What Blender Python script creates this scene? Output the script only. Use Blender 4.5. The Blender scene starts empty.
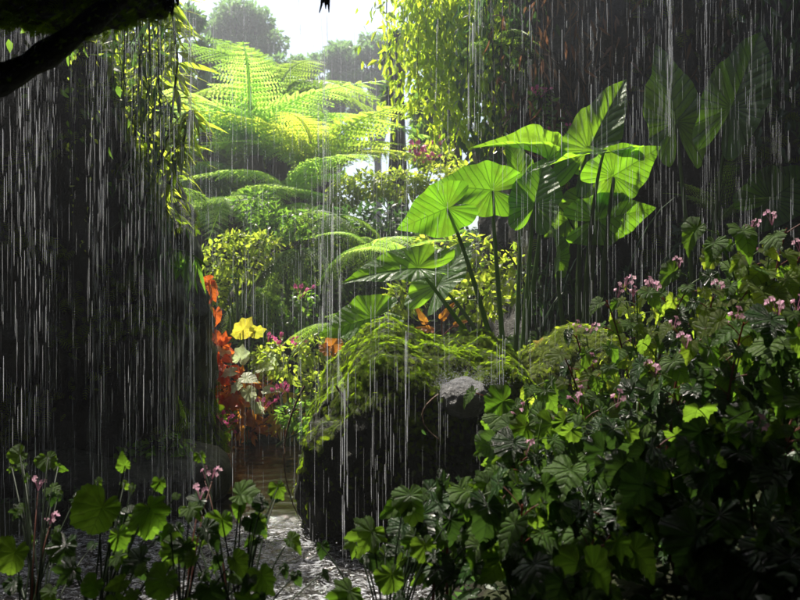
import bpy, bmesh, math, random
import numpy as np
from mathutils import Vector, Matrix, noise
R = math.radians
random.seed(7); rng = np.random.default_rng(7)
S = bpy.context.scene
col = S.collection
CAMH, FP = 1.3, 785.0

def P(px, py, Y):            # a spot in the place at real distance Y in front of the viewer
    return Vector(((px-400)/FP*Y, Y, CAMH+(300-py)/FP*Y))

# ------------------------------------------------------------------ mesh helpers
class MB:
    def __init__(s): s.V=[]; s.F={}; s.U=[]; s.A=[]; s.n=0
    def add(s, V, F, U=None, A=0.5):
        V=np.asarray(V,dtype=np.float32).reshape(-1,3); F=np.asarray(F,dtype=np.int32)
        if len(V)==0: return
        s.V.append(V)
        s.U.append(np.zeros((len(V),2),np.float32) if U is None else np.asarray(U,np.float32))
        s.A.append(np.full(len(V),A,np.float32) if np.isscalar(A) else np.asarray(A,np.float32))
        s.F.setdefault(F.shape[1],[]).append(F+s.n); s.n+=len(V)
    def inst(s, tpl, M, L, A=None):          # M (n,3,3) columns are axes, L (n,3)
        V,F,U=tpl; M=np.asarray(M,np.float32); L=np.asarray(L,np.float32); n=len(L)
        if n==0: return
        W=np.einsum('nij,kj->nki',M,V)+L[:,None,:]
        if A is None: A=rng.random(n)
        Fo=(F[None]+ (np.arange(n)*len(V))[:,None,None]).reshape(-1,F.shape[1])
        s.add(W.reshape(-1,3),Fo,np.tile(U,(n,1)),np.repeat(A,len(V)))
    def mesh(s, name, mat, smooth=True):
        me=bpy.data.meshes.new(name)
        V=np.concatenate(s.V); U=np.concatenate(s.U); A=np.concatenate(s.A)
        loops=[]; tot=[]
        for k,fl in s.F.items():
            f=np.concatenate(fl); loops.append(f.reshape(-1)); tot.append(np.full(len(f),k,np.int32))
        loops=np.concatenate(loops); tot=np.concatenate(tot)
        st=np.concatenate([[0],np.cumsum(tot)[:-1]]).astype(np.int32)
        me.vertices.add(len(V)); me.vertices.foreach_set('co',V.ravel())
        me.loops.add(len(loops)); me.loops.foreach_set('vertex_index',loops)
        me.polygons.add(len(tot)); me.polygons.foreach_set('loop_start',st)
        me.polygons.foreach_set('use_smooth',np.full(len(tot),smooth))
        uv=me.uv_layers.new(name='UVMap'); uv.data.foreach_set('uv',U[loops].ravel())
        at=me.attributes.new('var','FLOAT','POINT'); at.data.foreach_set('value',A)
        me.update(calc_edges=True); me.materials.append(mat)
        return me
    def obj(s, name, mat, parent=None, smooth=True, loc=None):
        return link(name, s.mesh(name,mat,smooth), parent, loc)

def link(name, me, parent=None, M=None):
    o=bpy.data.objects.new(name,me); col.objects.link(o)
    if parent: o.parent=parent
    if M is not None:
        if isinstance(M,Matrix): o.matrix_local=M
        else: o.location=M
    return o
def tag(o,label,cat,group=None):
    o['label']=label; o['category']=cat
    if group: o['group']=group
    return o
def thing(name,loc,label,cat,group=None):
    o=bpy.data.objects.new(name,None); col.objects.link(o); o.location=loc; o.empty_display_size=.1
    return tag(o,label,cat,group)
def stuff(o,label=None,kind='stuff'):
    o['kind']=kind
    if label: o['label']=label
    return o

def frames(Y, N):            # columns x,y,z with y along Y, z near N
    Y=np.asarray(Y,float); N=np.asarray(N,float)
    Y=Y/np.linalg.norm(Y,axis=-1,keepdims=True)
    X=np.cross(Y,N); X/= (np.linalg.norm(X,axis=-1,keepdims=True)+1e-9)
    Z=np.cross(X,Y)
    return np.stack([X,Y,Z],axis=-1)
def mat4(loc,Y,N,sc=1.0,sx=1.0):
    F=frames(np.array(Y)[None],np.array(N)[None])[0]
    m=Matrix(((F[0,0]*sc*sx,F[0,1]*sc,F[0,2]*sc,loc[0]),(F[1,0]*sc*sx,F[1,1]*sc,F[1,2]*sc,loc[1]),(F[2,0]*sc*sx,F[2,1]*sc,F[2,2]*sc,loc[2]),(0,0,0,1)))
    return m

def tube(mb, pts, rad, seg=6, A=.5):
    pts=np.asarray([tuple(p) for p in pts],float); n=len(pts)
    rad=np.broadcast_to(np.asarray(rad,float),(n,))
    T=np.gradient(pts,axis=0); T/=np.linalg.norm(T,axis=1,keepdims=True)+1e-9
    up=np.array([0,0,1.]) if abs(T[0,2])<.9 else np.array([0,1.,0])
    X=np.cross(T,up); X/=np.linalg.norm(X,axis=1,keepdims=True)+1e-9; Z=np.cross(X,T)
    a=np.arange(seg)/seg*2*np.pi
    V=pts[:,None]+rad[:,None,None]*(np.cos(a)[None,:,None]*X[:,None]+np.sin(a)[None,:,None]*Z[:,None])
    U=np.stack([np.tile(np.arange(seg)/seg,(n,1)),np.tile(np.arange(n)[:,None]/max(1,n-1),(1,seg))],-1)
    F=[]
    for i in range(n-1):
        for j in range(seg):
            k=(j+1)%seg; F.append((i*seg+j,i*seg+k,(i+1)*seg+k,(i+1)*seg+j))
    mb.add(V.reshape(-1,3),F,U.reshape(-1,2),A)
    mb.add(np.stack([V[-1][0],V[-1][seg//3],V[-1][2*seg//3]]),[(0,1,2)],A=A)
def bez(a,b,c,n=9,d=None):
    a,b,c=[np.array(tuple(v),float) for v in (a,b,c)]
    t=np.linspace(0,1,n)[:,None]
    if d is None: return (1-t)**2*a+2*t*(1-t)*b+t*t*c
    d=np.array(tuple(d),float)
    return (1-t)**3*a+3*t*(1-t)**2*b+3*t*t*(1-t)*c+t**3*d

# ------------------------------------------------------------------ materials
def new_mat(name):
    m=bpy.data.materials.new(name); m.use_nodes=True; nt=m.node_tree; nt.nodes.clear()
    out=nt.nodes.new('ShaderNodeOutputMaterial'); return m,nt,out
def N(nt,t,**k):
    n=nt.nodes.new(t)
    for a,b in k.items():
        if a in ('operation','blend_type','data_type','attribute_name','distribution','noise_dimensions','feature','mode','clamp','interpolation_type'): setattr(n,a,b)
    return n
def mth(nt,op,a,b=None,c=None,clamp=False):
    n=nt.nodes.new('ShaderNodeMath'); n.operation=op; n.use_clamp=clamp
    for i,v in enumerate((a,b,c)):
        if v is None: continue
        if isinstance(v,(int,float)): n.inputs[i].default_value=v
        else: nt.links.new(v,n.inputs[i])
    return n.outputs[0]
def mix(nt,f,a,b,bt='MIX'):
    n=nt.nodes.new('ShaderNodeMix'); n.data_type='RGBA'; n.blend_type=bt
    for i,v in ((0,f),(6,a),(7,b)):
        if isinstance(v,(int,float)): n.inputs[i].default_value=v
        elif isinstance(v,tuple): n.inputs[i].default_value=(*v[:3],1)
        else: nt.links.new(v,n.inputs[i])
    return n.outputs[2]
def noise_n(nt,scale,detail=4,rough=.6,coord='Object',vec=None):
    n=nt.nodes.new('ShaderNodeTexNoise'); n.inputs['Scale'].default_value=scale; n.inputs['Detail'].default_value=detail; n.inputs['Roughness'].default_value=rough
    if vec is None:
        tc=nt.nodes.new('ShaderNodeTexCoord'); vec=tc.outputs[coord]
    nt.links.new(vec,n.inputs['Vector']); return n.outputs['Fac']
def ramp(nt,f,lo,hi):
    n=nt.nodes.new('ShaderNodeMapRange'); n.inputs[1].default_value=lo; n.inputs[2].default_value=hi; n.interpolation_type='SMOOTHSTEP'
    nt.links.new(f,n.inputs[0]); return n.outputs[0]
def bump(nt,h,dist,strength=1):
    b=nt.nodes.new('ShaderNodeBump'); b.inputs['Distance'].default_value=dist; b.inputs['Strength'].default_value=strength
    nt.links.new(h,b.inputs['Height']); return b.outputs[0]
def principled(nt,c,rough,spec=.5,nrm=None):
    p=nt.nodes.new('ShaderNodeBsdfPrincipled')
    if isinstance(c,tuple): p.inputs['Base Color'].default_value=(*c,1)
    else: nt.links.new(c,p.inputs['Base Color'])
    if isinstance(rough,(int,float)): p.inputs['Roughness'].default_value=rough
    else: nt.links.new(rough,p.inputs['Roughness'])
    p.inputs['Specular IOR Level'].default_value=spec
    if nrm is not None: nt.links.new(nrm,p.inputs['Normal'])
    return p.outputs[0]
def mixsh(nt,f,a,b):
    n=nt.nodes.new('ShaderNodeMixShader')
    if isinstance(f,(int,float)): n.inputs[0].default_value=f
    else: nt.links.new(f,n.inputs[0])
    nt.links.new(a,n.inputs[1]); nt.links.new(b,n.inputs[2]); return n.outputs[0]

def leaf_mat(name,c1,c2,tr,f=.45,rough=.38,nv=0,vein=(.02,.05,.005),spec=.3,vw=.07,bmp=.004,spots=None):
    """c1,c2 surface colours (varied per leaf), tr colour of light through the leaf"""
    m,nt,out=new_mat(name)
    at=N(nt,'ShaderNodeAttribute',attribute_name='var'); oi=nt.nodes.new('ShaderNodeObjectInfo')
    v=oi.outputs['Random'] if nv else mth(nt,'FRACT',mth(nt,'ADD',at.outputs['Fac'],oi.outputs['Random']))
    nz=noise_n(nt,9,3)
    c=mix(nt,v,c1,c2); c=mix(nt,mth(nt,'MULTIPLY',nz,.5),c,tuple(x*.6 for x in c1))
    tt=tuple(tr); t2=tuple(min(1,x*y) for x,y in zip(tr,(.6,.78,.6)))
    t=mix(nt,v,tt,t2)
    nrm=None; h=nz
    if nv:      # UV.x counts the side veins, UV.y their spacing, attribute mid the distance from the midrib
        uv=nt.nodes.new('ShaderNodeUVMap'); sp=nt.nodes.new('ShaderNodeSeparateXYZ'); nt.links.new(uv.outputs[0],sp.inputs[0])
        vc,spc=sp.outputs[0],sp.outputs[1]
        mid=at.outputs['Fac']
        wob=mth(nt,'MULTIPLY',mth(nt,'SUBTRACT',noise_n(nt,3.5,2),.5),.35)
        fr=mth(nt,'FRACT',mth(nt,'ADD',mth(nt,'ADD',vc,wob),.5)); d=mth(nt,'ABSOLUTE',mth(nt,'SUBTRACT',fr,.5))
        dist=mth(nt,'MULTIPLY',d,spc)
        v1=mth(nt,'SUBTRACT',1,mth(nt,'DIVIDE',dist,vw),clamp=True)
        v0=mth(nt,'SUBTRACT',1,mth(nt,'DIVIDE',mid,vw*1.3),clamp=True)
        vo=nt.nodes.new('ShaderNodeTexVoronoi'); vo.feature='DISTANCE_TO_EDGE'; vo.inputs['Scale'].default_value=26; tc=nt.nodes.new('ShaderNodeTexCoord'); nt.links.new(tc.outputs['Object'],vo.inputs['Vector'])
        v2=mth(nt,'SUBTRACT',1,mth(nt,'MULTIPLY',vo.outputs['Distance'],9),clamp=True)
        vall=mth(nt,'MAXIMUM',mth(nt,'MAXIMUM',mth(nt,'POWER',v1,.7),v0),mth(nt,'MULTIPLY',v2,.22))
        c=mix(nt,mth(nt,'MULTIPLY',vall,.7),c,vein); t=mix(nt,mth(nt,'MULTIPLY',vall,.72),t,tuple(x*.9 for x in vein))
        big=noise_n(nt,2.2,4,.6); t=mix(nt,ramp(nt,big,.45,.7),t,tuple(x*.45 for x in tr))
        # brown flecks
        fl=ramp(nt,noise_n(nt,7,5,.75),.68,.74); c=mix(nt,mth(nt,'MULTIPLY',fl,.8),c,(.09,.05,.02)); t=mix(nt,mth(nt,'MULTIPLY',fl,.8),t,(.15,.07,.02))
        h=mth(nt,'ADD',mth(nt,'MULTIPLY',mth(nt,'MINIMUM',dist,.05),22),mth(nt,'ADD',mth(nt,'MULTIPLY',v2,-.25),mth(nt,'MULTIPLY',nz,.5)))
    nrm=bump(nt,h,bmp,.9)
    p=principled(nt,c,rough,spec,nrm)
    tb=nt.nodes.new('ShaderNodeBsdfTranslucent'); nt.links.new(t,tb.inputs[0])
    nt.links.new(mixsh(nt,f,p,tb.outputs[0]),out.inputs[0]); return m

def rock_mat(name,c1,c2,rough=.45,moss=.0,mcol=(.03,.05,.008),sc=3):
    m,nt,out=new_mat(name)
    a=noise_n(nt,sc,8,.65); b=noise_n(nt,sc*5,6,.7); w=noise_n(nt,sc*.6,3)
    c=mix(nt,ramp(nt,a,.35,.65),c1,c2); c=mix(nt,mth(nt,'MULTIPLY',b,.5),c,tuple(x*.3 for x in c1))
    if moss:
        g=nt.nodes.new('ShaderNodeNewGeometry'); sp=nt.nodes.new('ShaderNodeSeparateXYZ'); nt.links.new(g.outputs['Normal'],sp.inputs[0])
        k=mth(nt,'ADD',mth(nt,'MULTIPLY',sp.outputs[2],.5),mth(nt,'MULTIPLY',a,1.1))
        c=mix(nt,mth(nt,'MULTIPLY',ramp(nt,k,.8,1.1),moss),c,mcol)
    h=mth(nt,'ADD',a,mth(nt,'MULTIPLY',b,.35))
    p=principled(nt,c,mth(nt,'ADD',mth(nt,'MULTIPLY',w,.5),rough-.25),.28,bump(nt,h,.08,1))
    nt.links.new(p,out.inputs[0]); return m

M={}
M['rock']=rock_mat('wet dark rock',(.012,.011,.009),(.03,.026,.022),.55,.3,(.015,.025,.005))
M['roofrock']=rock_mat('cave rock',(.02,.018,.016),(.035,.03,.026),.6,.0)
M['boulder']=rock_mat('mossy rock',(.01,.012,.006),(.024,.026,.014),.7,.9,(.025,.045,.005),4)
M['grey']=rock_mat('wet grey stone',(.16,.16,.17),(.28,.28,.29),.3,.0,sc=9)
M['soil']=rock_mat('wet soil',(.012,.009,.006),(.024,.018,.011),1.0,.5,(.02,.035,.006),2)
def bark_mat(name,c):
    m,nt,out=new_mat(name); a=noise_n(nt,14,6,.7); b=noise_n(nt,60,3)
    cc=mix(nt,a,c,tuple(x*.35 for x in c)); p=principled(nt,cc,.7,.3,bump(nt,mth(nt,'ADD',a,b),.02,.8)); nt.links.new(p,out.inputs[0]); return m
M['bark']=bark_mat('wet bark',(.07,.05,.035)); M['darkbark']=bark_mat('black bark',(.03,.024,.018)); M['fibre']=bark_mat('fern trunk fibre',(.06,.035,.02))
M['root']=bark_mat('dry roots',(.16,.1,.06))
def stem_mat(name,c,tr=None):
    m,nt,out=new_mat(name); a=noise_n(nt,25,3); cc=mix(nt,a,c,tuple(x*.6 for x in c)); p=principled(nt,cc,.5,.2)
    if tr:
        tb=nt.nodes.new('ShaderNodeBsdfTranslucent'); tb.inputs[0].default_value=(*tr,1); p=mixsh(nt,.3,p,tb.outputs[0])
    nt.links.new(p,out.inputs[0]); return m
M['stem']=stem_mat('green stem',(.07,.12,.025),(.2,.35,.04)); M['darkstem']=stem_mat('dark stem',(.012,.026,.008)); M['redstem']=stem_mat('red stem',(.14,.05,.035),(.3,.08,.04))
M['ear']=leaf_mat('elephant ear leaf',(.05,.13,.015),(.07,.16,.02),(.38,.72,.03),.55,.35,17,(.012,.05,.004),vw=.014,bmp=.006)
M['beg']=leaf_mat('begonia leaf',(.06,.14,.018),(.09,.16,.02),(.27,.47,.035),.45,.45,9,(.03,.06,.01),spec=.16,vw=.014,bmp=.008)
M['begy']=leaf_mat('sun-toned begonia leaf',(.1,.15,.03),(.13,.15,.03),(.6,.75,.06),.55,.45,9,(.06,.07,.02),spec=.16,vw=.014,bmp=.008)  # lit copy: backlight put into the leaf colour, for plants high on the bank
M['begd']=leaf_mat('shade-toned wet begonia leaf',(.025,.07,.014),(.034,.085,.018),(.1,.2,.03),.3,.22,9,(.02,.03,.02),vw=.014,spec=.36,bmp=.011)  # glossy darker copy; its deep tone also stands in for shade low down
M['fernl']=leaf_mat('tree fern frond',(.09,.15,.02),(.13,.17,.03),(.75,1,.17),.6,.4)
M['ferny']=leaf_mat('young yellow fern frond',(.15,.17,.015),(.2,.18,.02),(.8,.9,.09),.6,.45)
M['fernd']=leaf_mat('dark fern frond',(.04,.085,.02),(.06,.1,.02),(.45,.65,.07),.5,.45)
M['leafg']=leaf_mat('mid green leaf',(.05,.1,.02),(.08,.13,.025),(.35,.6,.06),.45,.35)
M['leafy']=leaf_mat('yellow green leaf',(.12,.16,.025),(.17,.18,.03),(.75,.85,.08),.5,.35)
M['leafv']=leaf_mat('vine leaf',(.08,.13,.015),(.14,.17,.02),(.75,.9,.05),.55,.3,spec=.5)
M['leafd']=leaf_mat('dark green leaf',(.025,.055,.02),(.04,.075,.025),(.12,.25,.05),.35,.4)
M['leafb']=leaf_mat('haze-toned far leaf',(.04,.08,.05),(.07,.11,.05),(.3,.5,.14),.45,.5)  # bluish cast puts distance haze into the leaf colour
M['leafbr']=leaf_mat('withered brown leaf',(.12,.06,.035),(.18,.1,.06),(.35,.15,.07),.3,.6)
M['red']=leaf_mat('red leaf',(.45,.04,.015),(.5,.12,.015),(1,.2,.03),.5,.35,5,(.2,.01,.01),vw=.016)
M['orange']=leaf_mat('orange leaf',(.5,.17,.02),(.5,.08,.02),(1,.4,.05),.5,.35,5,(.3,.05,.02),vw=.016)
M['yellow']=leaf_mat('yellow leaf',(.5,.4,.04),(.55,.34,.03),(1,.85,.08),.5,.35,9,(.5,.25,.05),vw=.016)
M['yellow2']=leaf_mat('golden leaf',(.5,.35,.03),(.55,.28,.03),(1,.75,.06),.5,.35)
M['pale']=leaf_mat('sun-white leaf',(.6,.62,.45),(.5,.55,.3),(.9,.95,.6),.45,.3,5,(.3,.45,.1),vw=.016)  # near-white tone stands in for leaves blown out by the sun
M['moss']=leaf_mat('moss frond',(.055,.1,.004),(.13,.155,.006),(.42,.6,.02),.5,.6,spec=.06)
M['mossy']=leaf_mat('sun-toned moss frond',(.13,.17,.02),(.18,.2,.03),(.65,.78,.05),.5,.6,spec=.12)  # paler, yellower copy of the moss with sunlight put into its colour
M['pink']=leaf_mat('pink petal',(.75,.08,.3),(.8,.16,.42),(1,.2,.5),.45,.4)
M['mauve']=leaf_mat('pale mauve petal',(.6,.3,.45),(.6,.22,.36),(.9,.5,.7),.45,.4)
# water that falls
def fall_mat():
    m,nt,out=new_mat('falling water')
    at=N(nt,'ShaderNodeAttribute',attribute_name='var')
    d=nt.nodes.new('ShaderNodeBsdfDiffuse'); d.inputs[0].default_value=(.85,.88,.95,1)
    tb=nt.nodes.new('ShaderNodeBsdfTranslucent'); tb.inputs[0].default_value=(.85,.88,.95,1)
    g=nt.nodes.new('ShaderNodeBsdfGlossy'); g.inputs['Roughness'].default_value=.25
    tp=nt.nodes.new('ShaderNodeBsdfTransparent')
    a=mixsh(nt,.6,d.outputs[0],tb.outputs[0]); a=mixsh(nt,.25,a,g.outputs[0])
    f=mth(nt,'MULTIPLY_ADD',mth(nt,'POWER',at.outputs['Fac'],2),.6,.05)
    nt.links.new(mixsh(nt,f,tp.outputs[0],a),out.inputs[0]); return m
M['fall']=fall_mat()
def water_mat():
    m,nt,out=new_mat('pool water')
    tc=nt.nodes.new('ShaderNodeTexCoord'); mp=nt.nodes.new('ShaderNodeMapping'); mp.inputs['Scale'].default_value=(.8,2.4,1); nt.links.new(tc.outputs['Object'],mp.inputs[0])
    a=noise_n(nt,13,3,.6,vec=mp.outputs[0]); b=noise_n(nt,45,3,.6,vec=mp.outputs[0])
    # the near pool is churned by falling drops, the far stream is calmer
    sp=nt.nodes.new('ShaderNodeSeparateXYZ'); nt.links.new(tc.outputs['Object'],sp.inputs[0])
    near=mth(nt,'SUBTRACT',1,ramp(nt,sp.outputs[1],4.3,4.9))
    amp=mth(nt,'MULTIPLY_ADD',near,.85,.15)
    h=mth(nt,'MULTIPLY',mth(nt,'ADD',a,mth(nt,'MULTIPLY',b,.5)),amp)
    nr=bump(nt,h,.03,.75)
    p=nt.nodes.new('ShaderNodeBsdfPrincipled'); p.inputs['Base Color'].default_value=(.008,.006,.003,1); p.inputs['Roughness'].default_value=.06; p.inputs['IOR'].default_value=1.33; p.inputs['Specular IOR Level'].default_value=.9
    nt.links.new(nr,p.inputs['Normal'])
    fo=nt.nodes.new('ShaderNodeBsdfDiffuse'); fo.inputs[0].default_value=(.75,.78,.85,1); nt.links.new(nr,fo.inputs['Normal'])
    c=noise_n(nt,32,5,.75,vec=mp.outputs[0]); c2=noise_n(nt,4,3,.6,vec=mp.outputs[0])
    k=ramp(nt,mth(nt,'ADD',c,mth(nt,'MULTIPLY',c2,.35)),.66,.8)
    k=mth(nt,'MULTIPLY',mth(nt,'MULTIPLY',k,near),.45)
    nt.links.new(mixsh(nt,k,p.outputs[0],fo.outputs[0]),out.inputs[0]); return m
M['water']=water_mat()

# ------------------------------------------------------------------ leaf templates
def lerp_pts(x,pts):
    xs,ys=zip(*pts); return np.interp(x,xs,ys)
EAR=[(0,1.12),(5,1.0),(11,.9),(22,.8),(38,.7),(55,.62),(80,.55),(105,.54),(130,.6),(148,.68),(158,.66),(167,.5),(174,.25),(180,.1)]
OVATE=[(0,1.15),(6,1.0),(14,.86),(24,.76),(34,.74),(42,.62),(60,.6),(72,.62),(82,.53),(105,.52),(130,.5),(150,.46),(165,.34),(175,.2),(180,.1)]
BEG=[(0,1.0),(8,.86),(25,.74),(45,.78),(60,.66),(85,.7),(110,.6),(135,.62),(155,.52),(170,.3),(180,.12)]
BROUND=[(0,.82),(20,.78),(45,.8),(70,.72),(100,.74),(130,.68),(155,.6),(170,.35),(180,.15)]
MAPLE=[(0,1.0),(10,.78),(24,.56),(38,.76),(48,.88),(58,.66),(72,.5),(86,.66),(94,.72),(105,.54),(125,.5),(145,.46),(165,.25),(180,.1)]
def polar_leaf(pts,nr=6,na=48,fold=.12,droop=.2,pleat=.0,nv=9,rip=.03,teeth=0,asym=0,cup=0,seed=0,twist=0,ds=.26,dth=30):
    th=np.linspace(-180,180,na+1); a=np.radians(th)
    Rr=lerp_pts(np.abs(th),pts); rs=np.random.default_rng(seed)
    Rr=Rr*(1+asym*np.sin(a))*(1+.03*np.sin(5*a+seed)+.025*np.sin(9*a+2*seed))
    if teeth: Rr=Rr*(1+teeth*((np.arange(na+1)%2)-.5)*(.5+rs.random(na+1)))
    ph=rs.random(4)*6.28
    V=[];U=[];A=[]
    for j in range(nr+1):
        ro=j/nr; r=Rr*ro
        x=r*np.sin(a); y=r*np.cos(a)
        sv=y-np.abs(x)*.75; t0=53.1
        vc=np.where(sv>=0,sv/ds,-(np.abs(th)-t0)/dth); spc=np.where(sv>=0,ds*.8,np.maximum(r,.02)*np.radians(dth))
        A.append(np.abs(x)+(y<0)*.2)
        z=fold*np.abs(x)-droop*(y*np.abs(y))*.9*(y>0)+cup*(x*x+y*y)-droop*.5*x*x
        z=z+pleat*np.cos(2*np.pi*vc+np.pi)*np.minimum(spc,.2)*ro*3
        z=z+rip*ro**2*(np.sin(3*a+ph[0])+.7*np.sin(7*a+ph[1])+.5*np.sin(11*a+ph[2]))
        x=x+twist*y*np.abs(y)
        V.append(np.stack([x,y,z],1)); U.append(np.stack([vc+20,spc],1))
    n=na+1; F=[]
    for j in range(nr):
        for i in range(na):
            F.append((j*n+i,j*n+i+1,(j+1)*n+i+1,(j+1)*n+i))
    return np.concatenate(V),np.array(F),np.concatenate(U),np.concatenate(A)
def narrow_leaf(w=.12,n=6,droop=.25,fold=.15,mid=.4):
    V=[];U=[]
    for i in range(n+1):
        t=i/n; ww=w*math.sin(math.pi*min(1,t**.8*.97+.03))*(1 if t<mid else 1)
        z=-droop*t*t
        V+=[(-ww,t,z+fold*ww),(0,t,z),(ww,t,z+fold*ww)]; U+=[(0,t),(.5,t),(1,t)]
    F=[]
    for i in range(n):
        for k in range(2): F.append((i*3+k,i*3+k+1,i*3+k+4,i*3+k+3))
    return np.array(V),np.array(F),np.array(U)
OVAL=narrow_leaf(.27,3,.25,.2); LANCE=narrow_leaf(.09,5,.35,.15); STRAP=narrow_leaf(.035,6,.5,.1); LEAF2=narrow_leaf(.2,3,.3,.3)
def tri_leaf():
    return np.array([(0,0,0),(.24,.45,.06),(0,1,-.15),(-.24,.45,.06)]),np.array([(0,1,2,3)]),np.array([(.5,0),(1,.5),(.5,1),(0,.5)])
QL=tri_leaf()

# ------------------------------------------------------------------ ferns
def fern_tpl(L=1.0,npair=22,npin=9,arch=.45,droop=.5,wid=.24,seed=0,hang=.25):
    """frond in local space: grows along +y rising to +z and arching over; returns MB-like (V,F,U) of quads and a rachis"""
    rs=np.random.default_rng(seed); mb=MB()
    t=np.linspace(0,1,14)
    pts=np.stack([.03*np.sin(t*3+seed),t*(1-.12*t),arch*t-(arch+droop)*t*t*.9],1)*L
    tube(mb,pts,np.linspace(.010,.003,14)*L,4,.5)
    q=QL; qs=[]
    Ms=[];Ls=[]
    for i in range(npair):
        s=.13+.86*(i/(npair-1)); env=wid*math.sin(math.pi*min(1,(s-.02)**.75))**.8*L+.015*L
        p=np.array([np.interp(s,t,pts[:,k]) for k in range(3)]); p2=np.array([np.interp(min(1,s+.02),t,pts[:,k]) for k in range(3)])
        T=p2-p+np.array([0,1e-4,0]); T/=np.linalg.norm(T)
        for sd in (-1,1):
            out=np.array([sd,0,0])+T*.35+np.array([0,0,-hang*1.0])+rs.normal(0,.05,3); out/=np.linalg.norm(out)
            Nn=np.cross(out,T)*sd; Nn=Nn if Nn[2]>0 else -Nn
            pl=env*(.93+.14*rs.random())
            for k in range(npin):
                u=(k+.6)/npin; pos=p+out*pl*u+np.array([0,0,-hang*.6*pl*u*u])
                ln=pl*.27*(1-u)**.6+.004*L
                for s2 in (-1,1):
                    d=T*s2*1.0+out*.45; Ms.append(frames(d[None],Nn[None])[0]*ln*np.array([.85,1,1])); Ls.append(pos)
            e=p+out*pl*1.0+np.array([0,0,-hang*.6*pl]); Ms.append(frames(out[None],Nn[None])[0]*pl*.14); Ls.append(e-out*pl*.1)
    mb.inst(q,np.array(Ms),np.array(Ls),np.full(len(Ls),.5)+rs.normal(0,.04,len(Ls)))
    return mb
FR={}
def frond_mesh(kind,mat,seed,**k):
    key=(kind,mat,seed)
    if key not in FR: FR[key]=fern_tpl(seed=seed,**k).mesh('frond',M[mat],False)
    return FR[key]

def fern_crown(root,n,length,mat,kind='tf',elev=(15,60),az0=0,azr=360,local=(0,0,0),kw=None):
    kw=kw or dict(npair=19,npin=10,arch=.4,droop=1.0,wid=.27)
    for i in range(n):
        me=frond_mesh(kind,mat,i%3,**kw)
        az=R(az0+azr*(i+random.uniform(-.3,.3))/n); el=R(random.uniform(*elev))
        y=(math.cos(az)*math.cos(el),math.sin(az)*math.cos(el),math.sin(el))
        nn=(-math.cos(az)*math.sin(el),-math.sin(az)*math.sin(el),math.cos(el))
        link('frond',me,root,mat4(local,y,nn,length*random.uniform(.85,1.1)))

# ------------------------------------------------------------------ terrain
CH=[(-50,-.9,0),(2.4,-.9,0),(2.9,-.9,1.0),(4.3,-1.05,.95),(4.75,-.85,.42),(6,-1.05,.32),(7.3,-1.45,.24),(8.0,-1.6,.1),(8.4,-1.7,0),(500,-1.7,0)]
def ss(a,b,x):
    t=np.clip((x-a)/(b-a),0,1); return t*t*(3-2*t)
def height(x,y):
    x=np.asarray(x,float); y=np.asarray(y,float)
    ys=[c[0] for c in CH]; c=np.interp(y,ys,[k[1] for k in CH]); w=np.interp(y,ys,[k[2] for k in CH])
    d=np.abs(x-c)-w
    bank=.12+.05*np.sin(x*2.3+y)+ss(-.1,1.9,x)*.75*(1-ss(4,5,y))+ss(.1,1.0,x)*.75*ss(4,5,y)*(1-ss(8,9.5,y))
    bank=bank+.3*ss(.0,1.2,-x-1.9)
    bank=bank+ss(7.9,9.6,y)*2.0+ss(9,60,y)*2.0
    z=-.35+(bank+.35)*np.where(w>0.001,ss(-.12,.3,d),1)
    z=z+.05*np.sin(x*3.1+1)*np.sin(y*2.7)+.03*np.sin(x*7.3)*np.sin(y*6.1+2)+ss(40,300,np.hypot(x,y))*6*np.sin(x*.01+1)
    return z
def build_ground():
    a=np.linspace(-6,6,170); e=np.array([-600,-300,-150,-80,-50,-35,-25,-18,-13,-10,-8,-7]); xs=np.concatenate([e,a,-e[::-1]])
    ys=np.concatenate([np.array([-600,-200,-60,-20,-8,-4,-2]),np.linspace(0,13,190),np.array([14,16,19,23,28,35,50,80,130,200,350,600])])
    X,Y=np.meshgrid(xs,ys); Z=height(X,Y); n=len(xs)
    V=np.stack([X,Y,Z],-1).reshape(-1,3); i,j=np.meshgrid(np.arange(n-1),np.arange(len(ys)-1)); k=(j*n+i).ravel()
    mb=MB(); mb.add(V,np.stack([k,k+1,k+n+1,k+n],1)); o=mb.obj('ground',M['soil']); stuff(o,'dark wet soil and moss of the garden floor','structure')
build_ground()
mb=MB(); xs=np.concatenate([np.linspace(-4,-2.4,30),np.linspace(-2.38,.6,300),np.linspace(.64,2.5,30)]); ys=np.concatenate([np.linspace(1.8,2.6,20),np.linspace(2.61,4.8,240),np.linspace(4.83,9,170)]); X,Y=np.meshgrid(xs,ys)
near=1-ss(4.2,5,Y)
Z=(.006*np.sin(X*31+np.sin(Y*17)*2)*np.sin(Y*37+X*9)+.005*np.sin(X*53+Y*41)+.004*np.sin(Y*71-X*23))*near+(.0034*np.sin(Y*40+X*7+2.2*np.sin(X*9+Y*2))+.0022*np.sin(Y*67-X*12+1.5*np.sin(X*17))+.0012*np.sin(Y*103+X*21))*(1-near*.5)
for cx_,cy_ in zip(rng.uniform(-2.2,.4,150),rng.uniform(2.7,5.0,150)):      # rings where drops strike
    q=np.hypot(X-cx_,Y-cy_); r0=rng.uniform(.02,.14); Z=Z+.0035*np.cos((q-r0)*150)*np.exp(-((q-r0)/.035)**2)*(.16-r0)/.14
n=len(xs); i,j=np.meshgrid(np.arange(n-1),np.arange(len(ys)-1)); k=(j*n+i).ravel()
mb.add(np.stack([X,Y,Z],-1).reshape(-1,3),np.stack([k,k+1,k+n+1,k+n],1))
stuff(mb.obj('stream',M['water']),'rippling stream water with churned foam in the near pool','structure')

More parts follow.
